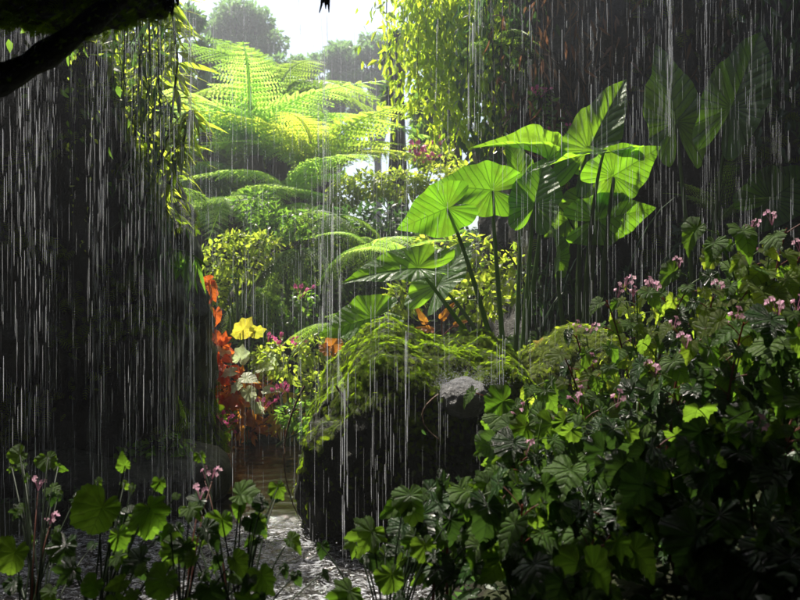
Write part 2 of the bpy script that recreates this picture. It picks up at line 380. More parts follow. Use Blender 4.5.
# ------------------------------------------------------------------ rocks
def rock(name,c,size,p=3,seed=0,amp=.12,sub=6,mat='rock',freq=1.6,parent=None,shape=None,fine=.03):
    bm=bmesh.new(); bmesh.ops.create_icosphere(bm,subdivisions=sub,radius=1)
    sx,sy,sz=size; sd=Vector((seed*13.7,seed*5.1,seed*9.3)); m=min(size)
    for v in bm.verts:
        d=v.co.normalized(); r=(abs(d.x)**p+abs(d.y)**p+abs(d.z)**p)**(-1/p)
        q=Vector((d.x*sx,d.y*sy,d.z*sz))*r
        f=freq/ m * .5
        nz=noise.fractal(q*f+sd,1.0,2.1,5); n2=noise.ridged_multi_fractal(q*f*2.2+sd,1,2,4,1,2)-1
        dirn=Vector((d.x/sx,d.y/sy,d.z/sz)).normalized()
        q=q+dirn*(nz*amp*m*2+n2*fine*m*1.5)
        if shape: q=shape(q)
        v.co=q
    bm.normal_update()
    me=bpy.data.meshes.new(name); bm.to_mesh(me)
    for pl in me.polygons: pl.use_smooth=True
    me.materials.append(M[mat])
    bm.free()
    return link(name,me,parent,c)
def surf_samples(o,n,cond=None,worldoff=(0,0,0)):
    me=o.data; me.calc_loop_triangles()
    V=np.empty(len(me.vertices)*3); me.vertices.foreach_get('co',V); V=V.reshape(-1,3)
    T=np.empty(len(me.loop_triangles)*3,np.int32); me.loop_triangles.foreach_get('vertices',T); T=T.reshape(-1,3)
    A,B,C=V[T[:,0]],V[T[:,1]],V[T[:,2]]; cr=np.cross(B-A,C-A); ar=np.linalg.norm(cr,axis=1); nn=cr/(ar[:,None]+1e-12)
    w=ar.copy()
    if cond is not None: w=w*cond((A+B+C)/3+np.array(worldoff),nn)
    w/=w.sum(); k=rng.choice(len(T),n,p=w); u=rng.random((n,2)); fl=u.sum(1)>1; u[fl]=1-u[fl]
    return A[k]+(B-A)[k]*u[:,:1]+(C-A)[k]*u[:,1:],nn[k]
def frondlet():
    V=[];F=[]
    for i in range(6):
        t=.1+i*.15; w=.30*math.sin(math.pi*min(1,t*.8+.15)); y=t; z=-.3*t*t
        for s in (-1,1):
            b=len(V); V+=[(0,y,z),(s*w,y+.12,z-.03),(s*w*.95,y+.17,z-.03),(0,y+.08,z)]; F.append((b,b+1,b+2,b+3) if s<0 else (b,b+3,b+2,b+1))
    return np.array(V),np.array(F),np.zeros((len(V),2))
MF=frondlet()
def add_moss(o,n,mat='moss',size=.05,cond=None,name='moss',lift=.004):
    P0,Nn=surf_samples(o,n,cond if cond else (lambda c,nn:np.clip(nn[:,2]+.3,0,1)),tuple(o.location))
    n=len(P0); d=rng.normal(0,1,(n,3)); down=np.array([0,-.25,-1.])
    d=d*.8+down*.7; d-=Nn*(d*Nn).sum(1,keepdims=True)*.75; 
    Y=d/np.linalg.norm(d,axis=1,keepdims=True)+Nn*.35
    Fm=frames(Y,Nn+rng.normal(0,.25,(n,3)))*(size*(.5+rng.random(n)))[:,None,None]
    mb=MB(); mb.inst(MF,Fm,P0+Nn*lift); return mb.obj(name,M[mat],o,False)

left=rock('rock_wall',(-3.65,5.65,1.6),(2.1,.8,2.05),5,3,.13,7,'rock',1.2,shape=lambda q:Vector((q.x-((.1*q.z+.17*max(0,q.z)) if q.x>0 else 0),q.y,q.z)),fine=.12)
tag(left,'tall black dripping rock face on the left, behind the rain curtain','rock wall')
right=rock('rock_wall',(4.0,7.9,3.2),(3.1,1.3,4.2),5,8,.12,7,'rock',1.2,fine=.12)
tag(right,'dark rock cliff on the right behind the giant leaves, hung with withered vines','rock wall')
add_moss(left,9000,'moss',.07,lambda c,nn:(np.clip(nn[:,2]+.1,0,1)+.02)*(nn[:,1]<.4)*np.clip(np.sin(c[:,0]*5+2*np.sin(c[:,2]*4))+.3,0,1))
add_moss(right,9000,'moss',.09,lambda c,nn:(np.clip(nn[:,2]+.1,0,1)+.02)*(nn[:,1]<.4)*np.clip(np.sin(c[:,0]*4+2*np.sin(c[:,2]*3))+.3,0,1))
ledge=rock('rock_ledge',(-2.15,5.15,.12),(1.0,.62,.24),3,5,.12,6,'rock',1.0)
tag(ledge,'low wet rock shelf at the foot of the left rock face, beside the stream','rock')
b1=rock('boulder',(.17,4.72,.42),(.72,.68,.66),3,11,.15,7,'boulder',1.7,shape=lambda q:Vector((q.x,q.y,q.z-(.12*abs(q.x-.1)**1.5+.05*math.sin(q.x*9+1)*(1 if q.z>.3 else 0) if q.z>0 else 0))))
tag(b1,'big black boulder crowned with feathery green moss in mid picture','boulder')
add_moss(b1,34000,'moss',.03,lambda c,nn:np.clip(nn[:,2]*1.3+.25,0,1)*np.clip((c[:,2]-.55+.2*np.sin(c[:,0]*9)*np.sin(c[:,1]*7+c[:,2]*8))*4,0,1)*(.35+np.clip(np.sin(c[:,0]*17+2*np.sin(c[:,1]*13))+np.sin(c[:,1]*19+c[:,2]*11),0,1))+.02)
b2=rock('boulder',(1.05,5.0,.5),(.5,.5,.55),2.6,15,.12,6,'boulder',1.4)
tag(b2,'boulder with moss tinted a sunlit yellow-green right of the mossy black boulder','boulder')
add_moss(b2,16000,'mossy',.03,lambda c,nn:np.clip(nn[:,2]*1.3+.1,0,1))
b3=rock('stone',P(462,398,4.2),(.15,.13,.1),2.5,21,.15,5,'grey',1.2)
tag(b3,'pale grey wet stone with water splashing on it, on the mossy boulder','stone')
b4=rock('boulder',P(352,470,4.45)+Vector((-.02,.1,-.1)),(.2,.3,.4),2.6,31,.13,5,'boulder',1.4)
tag(b4,'narrow dark rock standing at the left foot of the mossy boulder by the water','boulder')
add_moss(b4,5000,'moss',.03)

# cave around the viewer: roof with an irregular lip, side and rear walls (all outside the picture but shading it)
roof=rock('cave_roof',(0,-1.0,4.6),(9.5,5.0,1.25),6,41,.10,7,'roofrock',1.0); stuff(roof,'rock roof of the cave over the viewer','structure')
for c,s,sd in (((0,-5.2,1.5),(9,1.0,4.0),43),((-6.4,.5,1.5),(1.6,6,4),44),((5.6,1.5,1.5),(1.9,5.5,4),45)):
    o=rock('cave_wall',c,s,5,sd,.08,5,'roofrock',1.0); stuff(o,'rock wall of the cave beside the viewer','structure')
# mossy lip hanging into the picture upper left
lip=rock('mossy_overhang',P(40,-42,2.7),(.44,.3,.18),3,51,.16,6,'roofrock',1.6)
tag(lip,'black overhanging rock lip fringed with moss across the top left corner','overhang')
add_moss(lip,2600,'moss',.035,lambda c,nn:np.clip(-nn[:,2]+.35,0,1))
mb=MB(); pts=bez(P(165,-40,2.75),P(70,40,2.6),P(30,78,2.5),14,P(-60,100,2.4))
rad=np.linspace(.03,.05,14)*(1+.15*np.sin(np.arange(14)*2.1)); tube(mb,pts,rad,12)
tube(mb,bez(P(70,42,2.62),P(82,38,2.6),P(92,34,2.58),6),np.linspace(.02,.006,6),6)
br=mb.obj('branch',M['darkbark']); tag(br,'thick black mossy branch slanting down across the top left corner','branch')
add_moss(br,1500,'moss',.022,lambda c,nn:np.clip(-nn[:,2]+.2,0,1))
def hang_moss(px,Y,ln,label,n=26,w=.05):
    r=thing('hanging_moss',P(px,-14,Y),label,'moss'); mb=MB()
    for i in range(n):
        x=random.gauss(0,w); y=random.gauss(0,min(w,.025)); l=ln*math.exp(-(x/w)**2)*random.uniform(.4,1)
        tube(mb,bez((x,y,.06),(x+random.gauss(0,.004),y,-l*.5),(x+random.gauss(0,.006),y,-l),5),np.linspace(.012,.002,5),4)
    mb.obj('strands',M['darkbark'],r)
hang_moss(168,2.7,.1,'black moss drip hanging from the roof beside the branch',60,.04)
hang_moss(325,2.9,.115,'pointed black moss tuft hanging at the middle of the top edge',18,.015)
hang_moss(367,2.9,.07,'tiny black moss wisp at the top edge left of the bright hanging vine',8,.012)
hang_moss(238,2.9,.018,'short dark ragged moss fringe at the top edge over the tree ferns',120,.13)

# ------------------------------------------------------------------ elephant ears
def ear_mesh(seed,fold,droop,cup=0):
    mb=MB(); t=polar_leaf(EAR,14,136,fold,droop,.016,17,.035,seed=seed,cup=cup,ds=.15,dth=15); mb.add(*t); return mb.mesh('leaf',M['ear'])
EM={'flat':ear_mesh(1,.12,.18),'cup':ear_mesh(2,.32,.28),'narrow':ear_mesh(3,.6,.3),'roll':ear_mesh(4,.9,.6)}
def ear_plant(base,label,leaves):
    r=thing('elephant_ear_plant',base,label,'plant','elephant ear plants with giant leaves')
    for (ax,ay,Y,dx,dy,dep,sz,sx,kind,nx,nz,bx,bend) in leaves:
        a=P(ax,ay,Y)-Vector(base); L=sz/FP*Y
        t=(dx,dep,-dy); o=link('leaf',EM[kind],r,mat4(a,t,(nx,-1,nz),L,sx))
        s=Vector((bx/FP*Y,random.uniform(-.08,.08),-.05)); h=a.z
        mid=Vector((a.x*.45+s.x*.55+bend/FP*Y,(a.y+s.y)/2,h*.75))
        mb=MB(); tube(mb,bez(s,mid,a+Vector((0,.01,0)),12),np.linspace(.021,.009,12),8); mb.obj('stem',M['stem'],r)
E1=P(515,372,5.5)
ear_plant(E1,'elephant ear plant behind the mossy boulder with broad sunlit leaves fanned to the left',[
 (447,208,5.3,-1,.45,-.1,46,1.05,'flat',.1,-.1,-15,-10),
 (492,190,5.5,-1,-.1,.0,52,.95,'flat',-.1,-.05,-8,-6),
 (521,182,5.7,-.15,-1,.1,52,.62,'cup',.5,.1,0,5),
 (548,160,5.75,-1,-.6,-.35,62,.38,'roll',.2,.9,6,12),
 (534,205,5.4,.25,-1,.15,50,.92,'cup',-.25,-.1,4,4),
 (372,318,5.0,-1,.25,-.15,48,.95,'flat',.1,.5,-20,-20),
 (418,268,5.3,-1,.05,-.3,68,.6,'cup',.1,.9,-15,-25),
 (438,285,5.9,.5,-.8,.35,62,.7,'cup',-.3,1.0,-12,-5),
])
E2=P(588,372,5.4)
ear_plant(E2,'elephant ear plant with upright leaves in the middle of the right half, lit from behind',[
 (588,150,5.6,.5,-1,.1,84,.55,'cup',-.3,.1,-5,-10),
 (613,176,5.3,.6,-.35,-.1,48,1.05,'flat',.1,-.1,4,6),
 (604,152,5.25,-1,.1,-.15,66,.22,'flat',0,2.6,-4,-5),
 (597,220,5.35,.8,-.15,-.1,52,.9,'flat',.1,-.1,0,0),
 (590,205,5.6,-.9,.6,.0,48,.9,'cup',.2,.3,-6,-14),
 (556,258,5.5,.1,-1,-.2,32,.4,'roll',.6,.3,-14,-8),
])
E3=P(700,345,5.6)
ear_plant(E3,'tall elephant ear plant in the shade at upper right with two dim upright leaves',[
 (676,122,5.8,-.1,-1,.1,76,.8,'flat',.15,.1,-4,-6),
 (731,108,5.6,.45,-1,.1,90,.62,'cup',-.2,.1,4,6),
 (770,200,6.0,.6,-.4,.1,60,.9,'cup',.1,.4,8,16),
])
# dark slender stalks and blades between them
mb=MB()
r=thing('grass_clump',P(560,350,5.7),'clump of long dark arching blades among the giant leaf stalks','plant')
for i in range(26):
    x=random.uniform(-.35,.75); h=random.uniform(.5,1.2); b=Vector((x,random.uniform(-.2,.3),-.1)); l=random.uniform(-.5,.5)
    pts=bez(b,b+Vector((l*.2,0,h*.8)),b+Vector((l,random.uniform(-.2,.2),h)),8)
    tube(mb,pts,[.007,.009,.01,.01,.009,.007,.005,.001],3,random.random())
mb.obj('blades',M['leafd'],r)

# ------------------------------------------------------------------ begonias
def bmesh_leaf(pts,mat,**k):
    mb=MB(); mb.add(*polar_leaf(pts,**k)); return mb.mesh('leaf',M[mat])
def variants(mat):
    return [bmesh_leaf(BEG,mat,nr=6,na=60,fold=.15,droop=.35,pleat=.02,rip=.045,teeth=.07,asym=.22,seed=1),
            bmesh_leaf(OVATE,mat,nr=6,na=60,fold=.3,droop=.5,pleat=.025,rip=.04,teeth=.07,asym=-.2,seed=2,twist=.18),
            bmesh_leaf(MAPLE,mat,nr=6,na=84,fold=.15,droop=.5,pleat=.02,rip=.04,teeth=.08,asym=.15,seed=3),
            bmesh_leaf(BROUND,mat,nr=6,na=60,fold=.14,droop=.3,pleat=.015,rip=.05,teeth=.06,asym=.25,seed=4),
            bmesh_leaf(OVATE,mat,nr=6,na=60,fold=.4,droop=.9,pleat=.03,rip=.035,teeth=.07,asym=.2,seed=5,twist=-.15)]
BL={k:variants(k) for k in ('beg','begy','begd')}
def flower_mesh(mat,npet=4,name='flower_cluster',n=5,sp=.03,s=.016,seed=0):
    rs=random.Random(seed); mb=MB()
    for i in range(n):
        c=np.array([rs.gauss(0,sp),rs.gauss(0,sp),rs.gauss(0,sp*.7)]); nn=np.array([rs.gauss(0,.5),-1+rs.gauss(0,.3),rs.gauss(.3,.4)]); nn/=np.linalg.norm(nn)
        tube(mb,[(0,0,-sp*2.5),tuple(c*.6+np.array([0,0,-sp*.6])),tuple(c)],.0015,3,.5)
        u=np.cross(nn,[0,0,1.]); u/=np.linalg.norm(u); v=np.cross(nn,u); a0=rs.random()*6
        for k in range(npet):
            a=a0+k*2*math.pi/npet; d=u*math.cos(a)+v*math.sin(a)
            F=frames(d[None],nn[None])[0]*s*(1 if k%2 else .8)*np.array([1.5,1,1])
            mb.inst(OVAL,F[None],c[None],np.array([rs.random()]))
    return mb.mesh(name,M[mat])
FLM=[flower_mesh('mauve',seed=i,n=4+i%3,sp=.022) for i in range(4)]; FLP=[flower_mesh('pink',5,seed=i+10,n=4,sp=.025,s=.02) for i in range(4)]
def begonia(base,top,label,ncane=4,nleaf=6,size=.085,spread=.22,mats=('beg',),flowers=0,fm=FLM,seed=0,lean=(0,0),group='begonias on the right bank',tfrom=.3):
    rs=random.Random(seed); base=Vector(base); r=thing('begonia',base,label,'begonia',group); H=top-base.z
    for c in range(ncane):
        a=rs.random()*6.28; rr=spread*math.sqrt((c+.5)/ncane)
        e=Vector((math.cos(a)*rr+lean[0],math.sin(a)*rr*.8+lean[1],H*rs.uniform(.75,1)))
        pts=bez((rs.gauss(0,.03),rs.gauss(0,.03),-.03),(e.x*.3,e.y*.3,e.z*.6),e,10); mb=MB()
        tube(mb,pts,np.linspace(.007,.003,10),5)
        nleaf_=nleaf+3
        for k in range(nleaf_):
            t=tfrom+(1-tfrom)*(k+rs.random()*.6)/nleaf_; p=Vector([np.interp(t,np.linspace(0,1,10),pts[:,i]) for i in range(3)])
            az=k*2.4+a+rs.gauss(0,.3); out=Vector((math.cos(az),math.sin(az)-.25,0)).normalized()
            q=p+out*size*rs.uniform(.6,1.3)+Vector((0,0,size*rs.uniform(.2,.7)))
            tube(mb,bez(p,(p+q)/2+Vector((0,0,.02)),q,5),.0022,4)
            s=size*rs.uniform(.5,1.15); m=BL[rs.choice(mats)][rs.choice((0,1,1,2,4,4,0))]
            y=out+Vector((rs.gauss(0,.25),rs.gauss(0,.25),rs.uniform(-1.3,-.35))); nn=Vector((rs.gauss(0,.35)+out.x*.4,rs.gauss(-.75,.4)+out.y*.3,rs.uniform(.3,1)))
            link('leaf',m,r,mat4(q,y,nn,s))
        mb.obj('stem',M['redstem' if c%2 else 'stem'],r)
        if c<(flowers*3+3)//4:
            f=link('flower_cluster',rs.choice(fm),r,e+Vector((rs.gauss(0,.03),-.03,.05))); f.scale=[rs.uniform(.6,1.0)]*3
SIL=[(330,600),(365,545),(400,505),(440,470),(475,430),(500,405),(560,370),(620,315),(680,268),(740,215),(780,205),(840,200)]
def rb(px,py,Y,label,**k):      # plant whose top shows at px,py when it stands Y metres away
    p=P(px,py,Y); x,y=p.x,p.y; z=float(height(x,y)); begonia((x,y,z),p.z,label,seed=int(px*7+py),**k)
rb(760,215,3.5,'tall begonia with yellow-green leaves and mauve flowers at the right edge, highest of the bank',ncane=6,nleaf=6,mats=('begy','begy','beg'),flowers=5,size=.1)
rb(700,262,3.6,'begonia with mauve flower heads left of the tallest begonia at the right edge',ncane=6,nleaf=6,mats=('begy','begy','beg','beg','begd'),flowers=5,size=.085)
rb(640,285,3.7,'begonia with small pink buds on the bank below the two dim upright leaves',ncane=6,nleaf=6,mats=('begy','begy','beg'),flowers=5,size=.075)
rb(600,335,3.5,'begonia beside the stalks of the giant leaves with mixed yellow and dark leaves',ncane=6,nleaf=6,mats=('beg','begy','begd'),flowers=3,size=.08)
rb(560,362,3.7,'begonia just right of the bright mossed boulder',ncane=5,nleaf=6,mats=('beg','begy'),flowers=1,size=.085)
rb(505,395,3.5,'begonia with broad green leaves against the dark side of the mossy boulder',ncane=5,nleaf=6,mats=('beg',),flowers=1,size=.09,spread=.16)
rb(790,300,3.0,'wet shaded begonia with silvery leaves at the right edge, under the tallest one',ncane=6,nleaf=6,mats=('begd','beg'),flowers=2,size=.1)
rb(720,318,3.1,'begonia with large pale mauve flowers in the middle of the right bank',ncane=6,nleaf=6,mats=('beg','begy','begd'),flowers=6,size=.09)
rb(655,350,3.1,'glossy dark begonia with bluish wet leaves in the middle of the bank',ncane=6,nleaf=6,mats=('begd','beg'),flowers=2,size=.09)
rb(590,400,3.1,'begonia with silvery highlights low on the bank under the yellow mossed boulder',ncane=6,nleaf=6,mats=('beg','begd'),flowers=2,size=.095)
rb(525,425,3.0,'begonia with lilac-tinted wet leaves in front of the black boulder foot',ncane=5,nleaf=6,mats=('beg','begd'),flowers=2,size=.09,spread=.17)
rb(760,405,2.5,'dim begonia with one pink bud low at the right edge',ncane=6,nleaf=5,mats=('begd','begd','beg'),flowers=1,size=.1)  # low near plants take mostly the darker leaves to imitate shade
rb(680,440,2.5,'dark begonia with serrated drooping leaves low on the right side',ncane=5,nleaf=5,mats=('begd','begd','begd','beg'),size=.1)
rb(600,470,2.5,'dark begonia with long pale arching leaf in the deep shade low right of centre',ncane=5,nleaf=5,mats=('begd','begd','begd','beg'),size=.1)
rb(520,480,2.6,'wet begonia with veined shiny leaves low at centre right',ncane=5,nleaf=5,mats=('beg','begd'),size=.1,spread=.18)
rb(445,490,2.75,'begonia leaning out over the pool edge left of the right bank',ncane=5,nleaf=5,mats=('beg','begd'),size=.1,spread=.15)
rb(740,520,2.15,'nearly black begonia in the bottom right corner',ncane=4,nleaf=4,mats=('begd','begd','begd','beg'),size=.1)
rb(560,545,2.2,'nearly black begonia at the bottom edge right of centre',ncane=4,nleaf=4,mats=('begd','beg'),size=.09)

# begonias placed leaf by leaf (near left, near centre)
def placed(base,label,leaves,flowers=(),group='begonias in the near foreground',stem='darkstem'):
    base=Vector(base); r=thing('begonia',base,label,'begonia',group)
    leaves=list(leaves)+[(px+random.gauss(0,22),py+random.uniform(8,55),Y+random.uniform(-.15,.2),wpx*random.uniform(.4,.75),random.choice(('beg','begd')),random.randrange(5),random.uniform(-1,1),random.uniform(.2,1),random.uniform(.4,1.6)) for (px,py,Y,wpx,kind,var,dx,dy,nz) in list(leaves)*3]
    for (px,py,Y,wpx,kind,var,dx,dy,nz) in leaves:
        q=P(px,py,Y)-base; s=wpx/FP*Y/1.75
        link('leaf',BL[kind][var],r,mat4(q,(dx,-.35,-dy),(random.gauss(0,.15),-1,nz),s))
        mb=MB(); b=Vector((random.gauss(0,.03),random.gauss(0,.03),-.04)); tube(mb,bez(b,(q.x*.35,q.y*.4,q.z*.7),q,9),np.linspace(.0045,.0022,9),5); mb.obj('stem',M[stem],r)
    for (px,py,Y) in flowers:
        q=P(px,py,Y)-base; link('flower_cluster',random.choice(FLM),r,q).scale=(.6,.6,.6); mb=MB(); tube(mb,bez((0,0,-.04),(q.x*.3,q.y*.3,q.z*.7),q-Vector((0,0,.04)),8),.0025,4); mb.obj('stem',M['redstem'],r)
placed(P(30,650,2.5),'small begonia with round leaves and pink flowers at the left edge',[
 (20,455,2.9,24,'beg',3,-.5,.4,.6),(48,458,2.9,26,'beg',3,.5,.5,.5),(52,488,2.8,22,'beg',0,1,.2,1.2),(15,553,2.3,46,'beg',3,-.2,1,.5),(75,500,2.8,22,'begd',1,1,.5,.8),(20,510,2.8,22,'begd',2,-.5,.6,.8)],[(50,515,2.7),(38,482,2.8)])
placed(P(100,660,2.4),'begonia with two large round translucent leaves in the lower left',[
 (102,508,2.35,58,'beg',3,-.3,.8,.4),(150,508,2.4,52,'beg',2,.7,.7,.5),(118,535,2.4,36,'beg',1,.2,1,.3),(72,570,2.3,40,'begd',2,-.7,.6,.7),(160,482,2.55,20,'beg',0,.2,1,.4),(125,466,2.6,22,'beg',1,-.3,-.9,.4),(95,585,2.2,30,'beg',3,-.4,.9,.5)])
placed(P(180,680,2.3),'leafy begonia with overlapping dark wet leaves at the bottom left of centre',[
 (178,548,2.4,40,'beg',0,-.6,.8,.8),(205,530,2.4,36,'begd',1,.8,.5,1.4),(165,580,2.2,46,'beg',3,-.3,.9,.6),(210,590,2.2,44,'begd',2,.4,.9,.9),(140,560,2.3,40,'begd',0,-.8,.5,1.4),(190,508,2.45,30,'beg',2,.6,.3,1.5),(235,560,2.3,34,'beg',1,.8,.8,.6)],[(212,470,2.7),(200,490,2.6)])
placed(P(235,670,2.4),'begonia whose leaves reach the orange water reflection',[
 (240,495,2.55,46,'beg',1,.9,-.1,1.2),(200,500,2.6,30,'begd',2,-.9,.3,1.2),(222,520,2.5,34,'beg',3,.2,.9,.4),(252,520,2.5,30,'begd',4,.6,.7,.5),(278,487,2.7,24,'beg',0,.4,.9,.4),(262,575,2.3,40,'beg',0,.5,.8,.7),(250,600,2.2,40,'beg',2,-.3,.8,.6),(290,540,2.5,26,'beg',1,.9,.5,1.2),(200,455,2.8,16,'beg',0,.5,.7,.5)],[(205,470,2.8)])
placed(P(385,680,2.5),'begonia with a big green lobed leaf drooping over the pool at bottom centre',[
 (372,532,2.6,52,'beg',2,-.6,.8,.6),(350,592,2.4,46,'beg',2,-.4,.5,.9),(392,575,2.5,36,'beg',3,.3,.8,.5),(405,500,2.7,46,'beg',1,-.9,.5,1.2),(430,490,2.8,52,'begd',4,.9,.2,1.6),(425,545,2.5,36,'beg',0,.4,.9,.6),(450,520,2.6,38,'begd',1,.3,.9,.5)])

# ------------------------------------------------------------------ shrubs, climbers, trees
def blob_leaves(mb,c,rad,n,tpl,size,up=.5,shell=.55,sizev=.4):
    c=np.array(tuple(c)); rad=np.array(rad); d=rng.normal(0,1,(n,3)); d/=np.linalg.norm(d,axis=1,keepdims=True)
    rr=shell+(1-shell)*rng.random(n)**.6; p=c+d*rad*rr[:,None]
    Y=d+rng.normal(0,.6,(n,3))+np.array([0,0,-.35]); Nn=d*.5+np.array([0,0,up])+rng.normal(0,.45,(n,3))
    s=size*(1-sizev+2*sizev*rng.random(n)); mb.inst(tpl,frames(Y,Nn)*s[:,None,None],p)
def shrub(name,base,label,cat,clumps,mat,tpl=OVAL,size=.06,n=300,flowers=(),fm=FLP,group=None,stemmat='stem',up=.5):
    """clumps: list of (px,py,Y,rx_px,ry_px)"""
    base=Vector(base); r=thing(name,base,label,cat,group); mb=MB(); st=MB()
    for i,(px,py,Y,rx,ry) in enumerate(clumps):
        c=P(px,py,Y)-base; rx,ry=rx/FP*Y,ry/FP*Y
        blob_leaves(mb,c,(rx,max(rx,ry)*.7,ry),n,tpl,size,up=up)
        tube(st,bez((random.gauss(0,.03),0,-.05),(c.x*.3,c.y*.3,c.z*.6),c,7),np.linspace(.014,.005,7),5)
        for k in range(4):
            d=Vector((random.gauss(0,.5)*rx,random.gauss(0,.5)*rx,random.uniform(-.3,.8)*ry)); tube(st,[c-Vector((0,0,ry*.6)),c+d*.5,c+d],[.005,.004,.002],4)
    st.obj('stem',M[stemmat],r); mb.obj('foliage',M[mat],r,False)
    for (px,py,Y,s) in flowers:
        f=link('flower_cluster',random.choice(fm),r,P(px,py,Y)-base); f.scale=[s]*3
    return r
shrub('impatiens',P(290,440,6.6),'bushy impatiens with pink flowers right of the orange-lit plants','flowering plant',[(285,360,6.6,28,22),(312,350,6.8,18,16),(316,392,6.5,18,20),(268,360,7,16,14)],'leafy',OVAL,.055,230,[(280,337,6.4,1.5),(296,340,6.4,1.2),(278,389,6.3,1.4),(262,403,6.3,1.3),(284,385,6.3,.9),(268,336,6.5,.9)])
shrub('impatiens',P(225,470,6.4),'dark-leaved impatiens with small pink flowers at the water edge left of the stream','flowering plant',[(205,430,6.2,26,16),(185,440,6,24,14),(218,415,6.6,16,12)],'leafg',OVAL,.05,260,[(208,415,6.0,1.4),(222,415,6,1.2),(228,420,6.1,1),(222,434,6.2,1.2)])
shrub('shrub',P(160,470,5.2),'low shrub on the rock shelf at the foot of the left rock face','shrub',[(165,445,5.0,26,12),(130,455,4.9,24,10)],'leafg',OVAL,.05,90)
shrub('shrub',P(285,440,6.3),'low leafy shrub overhanging the right side of the stream','shrub',[(300,415,6.2,24,14),(315,430,6,16,16)],'leafg',OVAL,.045,260)
shrub('croton',P(215,440,6.5),'red-leaved croton glowing beside the left rock face','plant',[(213,352,6.6,12,14),(220,366,6.6,12,12),(222,390,6.6,20,16),(212,400,6.5,12,14)],'red',OVAL,.11,34,stemmat='redstem',up=.1)
shrub('croton',P(258,440,8.1),'low orange croton added at the far end of the stream to tint its reflection','plant',[(236,405,7.1,12,14),(250,412,7.2,12,14),(264,420,7.2,12,12),(246,430,7.1,12,8),(290,420,7.2,12,12)],'orange',OVAL,.09,40,stemmat='redstem',up=.1)  # added plant, placed so its orange colours the water reflection
shrub('croton',P(300,432,7.8),'low yellow croton added at the far end of the stream to gild its reflection','plant',[(274,400,6.9,12,12),(282,418,6.9,10,10),(262,398,7.0,10,12),(300,425,7.1,12,12)],'yellow2',LEAF2,.11,34,stemmat='redstem',up=-.3)  # added plant, its gold leaves are there to warm the stream reflection
shrub('croton',P(235,440,6.9),'orange-leaved croton in front of the sunstruck white leaves','plant',[(238,388,6.6,16,18),(250,425,6.9,14,12),(262,385,7,8,10),(232,412,6.6,14,14),(246,405,6.7,14,12)],'orange',OVAL,.1,34,stemmat='redstem',up=.1)
def single_leaves(name,base,label,cat,mat,leaves,pts=BEG,stem='stem',group=None,sc=1.3):
    base=Vector(base); r=thing(name,base,label,cat,group); mb=MB(); mb.add(*polar_leaf(pts,nr=5,na=48,fold=.2,droop=.35,pleat=.02,rip=.04,seed=4)); me=mb.mesh('leaf',M[mat])
    for (px,py,Y,w,dx,dy,nz) in leaves:
        q=P(px,py,Y)-base; link('leaf',me,r,mat4(q,(dx,-.1,-dy),(random.gauss(0,.3),-1,nz),w/FP*Y/sc))
        s=MB(); tube(s,bez((random.gauss(0,.03),0,-.03),(q.x*.4,q.y*.4,q.z*.7),q,7),np.linspace(.008,.004,7),5); s.obj('stem',M[stem],r)
single_leaves('caladium',P(243,440,6.9),'caladium holding up one large glowing yellow leaf','plant','yellow',[(243,330,6.8,20,.5,-.6,-.5),(240,333,6.9,13,-.7,.2,-.4),(255,332,6.8,15,.9,-.1,-.5)],BEG)
single_leaves('sunstruck_leaf_plant',P(250,440,7.2),'plant with leaves coloured sunstruck white above the orange reflections','plant','pale',[(232,372,6.5,16,-.7,.1,1.6),(246,378,6.4,18,.9,.1,1.8),(248,392,6.4,17,.5,.8,1.5),(262,368,6.6,17,.9,-.3,1.8),(268,363,6.7,18,.8,-.5,-.6),(240,358,6.6,18,.3,-.9,-.6),(268,390,6.5,17,1,-.1,2.5),(225,352,6.6,14,-.5,-.7,1.6),(256,404,6.4,18,.4,.8,-.5),(238,386,6.4,14,-.8,.5,1.6)])
single_leaves('red_leaf_climber',(P(214,420,6.7)),'climber with red heart-shaped leaves strung up the edge of the left rock face','climber','red',[(211,288,6.6,17,.2,.8,-.4),(209,280,6.6,12,-.8,.2,-.3),(215,314,6.6,16,0,1,-.2),(207,350,6.6,15,-.5,.8,-.3),(208,300,6.6,10,-.6,.6,-.3),(216,336,6.6,13,.5,.8,-.3),(210,372,6.5,15,-.3,.9,-.4),(222,345,6.6,12,.7,.5,-.4),(214,358,6.6,18,.3,.9,-.4)],EAR,'redstem')
single_leaves('bromeliad',P(440,345,6.3),'red and orange bromeliad behind the mossy boulder','plant','orange',[(425,322,6.2,26,-.5,-.8,.4),(442,318,6.2,28,.6,-.8,.4),(432,330,6.2,26,-.9,-.2,.6),(455,325,6.2,20,.9,-.4,.5),(500,350,6,16,.2,-1,.3),(493,342,6.1,16,-.5,-.8,.3)],LANCE and [(0,1),(15,.5),(40,.25),(90,.18),(180,.12)],'redstem')
single_leaves('begonia_plant',P(560,395,4.9),'pale pink and yellow sunlit leaves at the left edge of the right bank','plant','yellow',[(552,348,4.8,26,-.5,.6,.8),(545,345,4.8,20,-.9,.2,1),(562,345,4.8,22,.9,.3,1)],MAPLE)
single_leaves('croton',P(325,400,5.4),'small orange croton at the left end of the mossy boulder','plant','orange',[(333,345,5.3,18,.5,-.7,.5),(338,352,5.3,16,.9,.1,.6),(328,350,5.3,14,-.7,-.5,.5)],BEG)
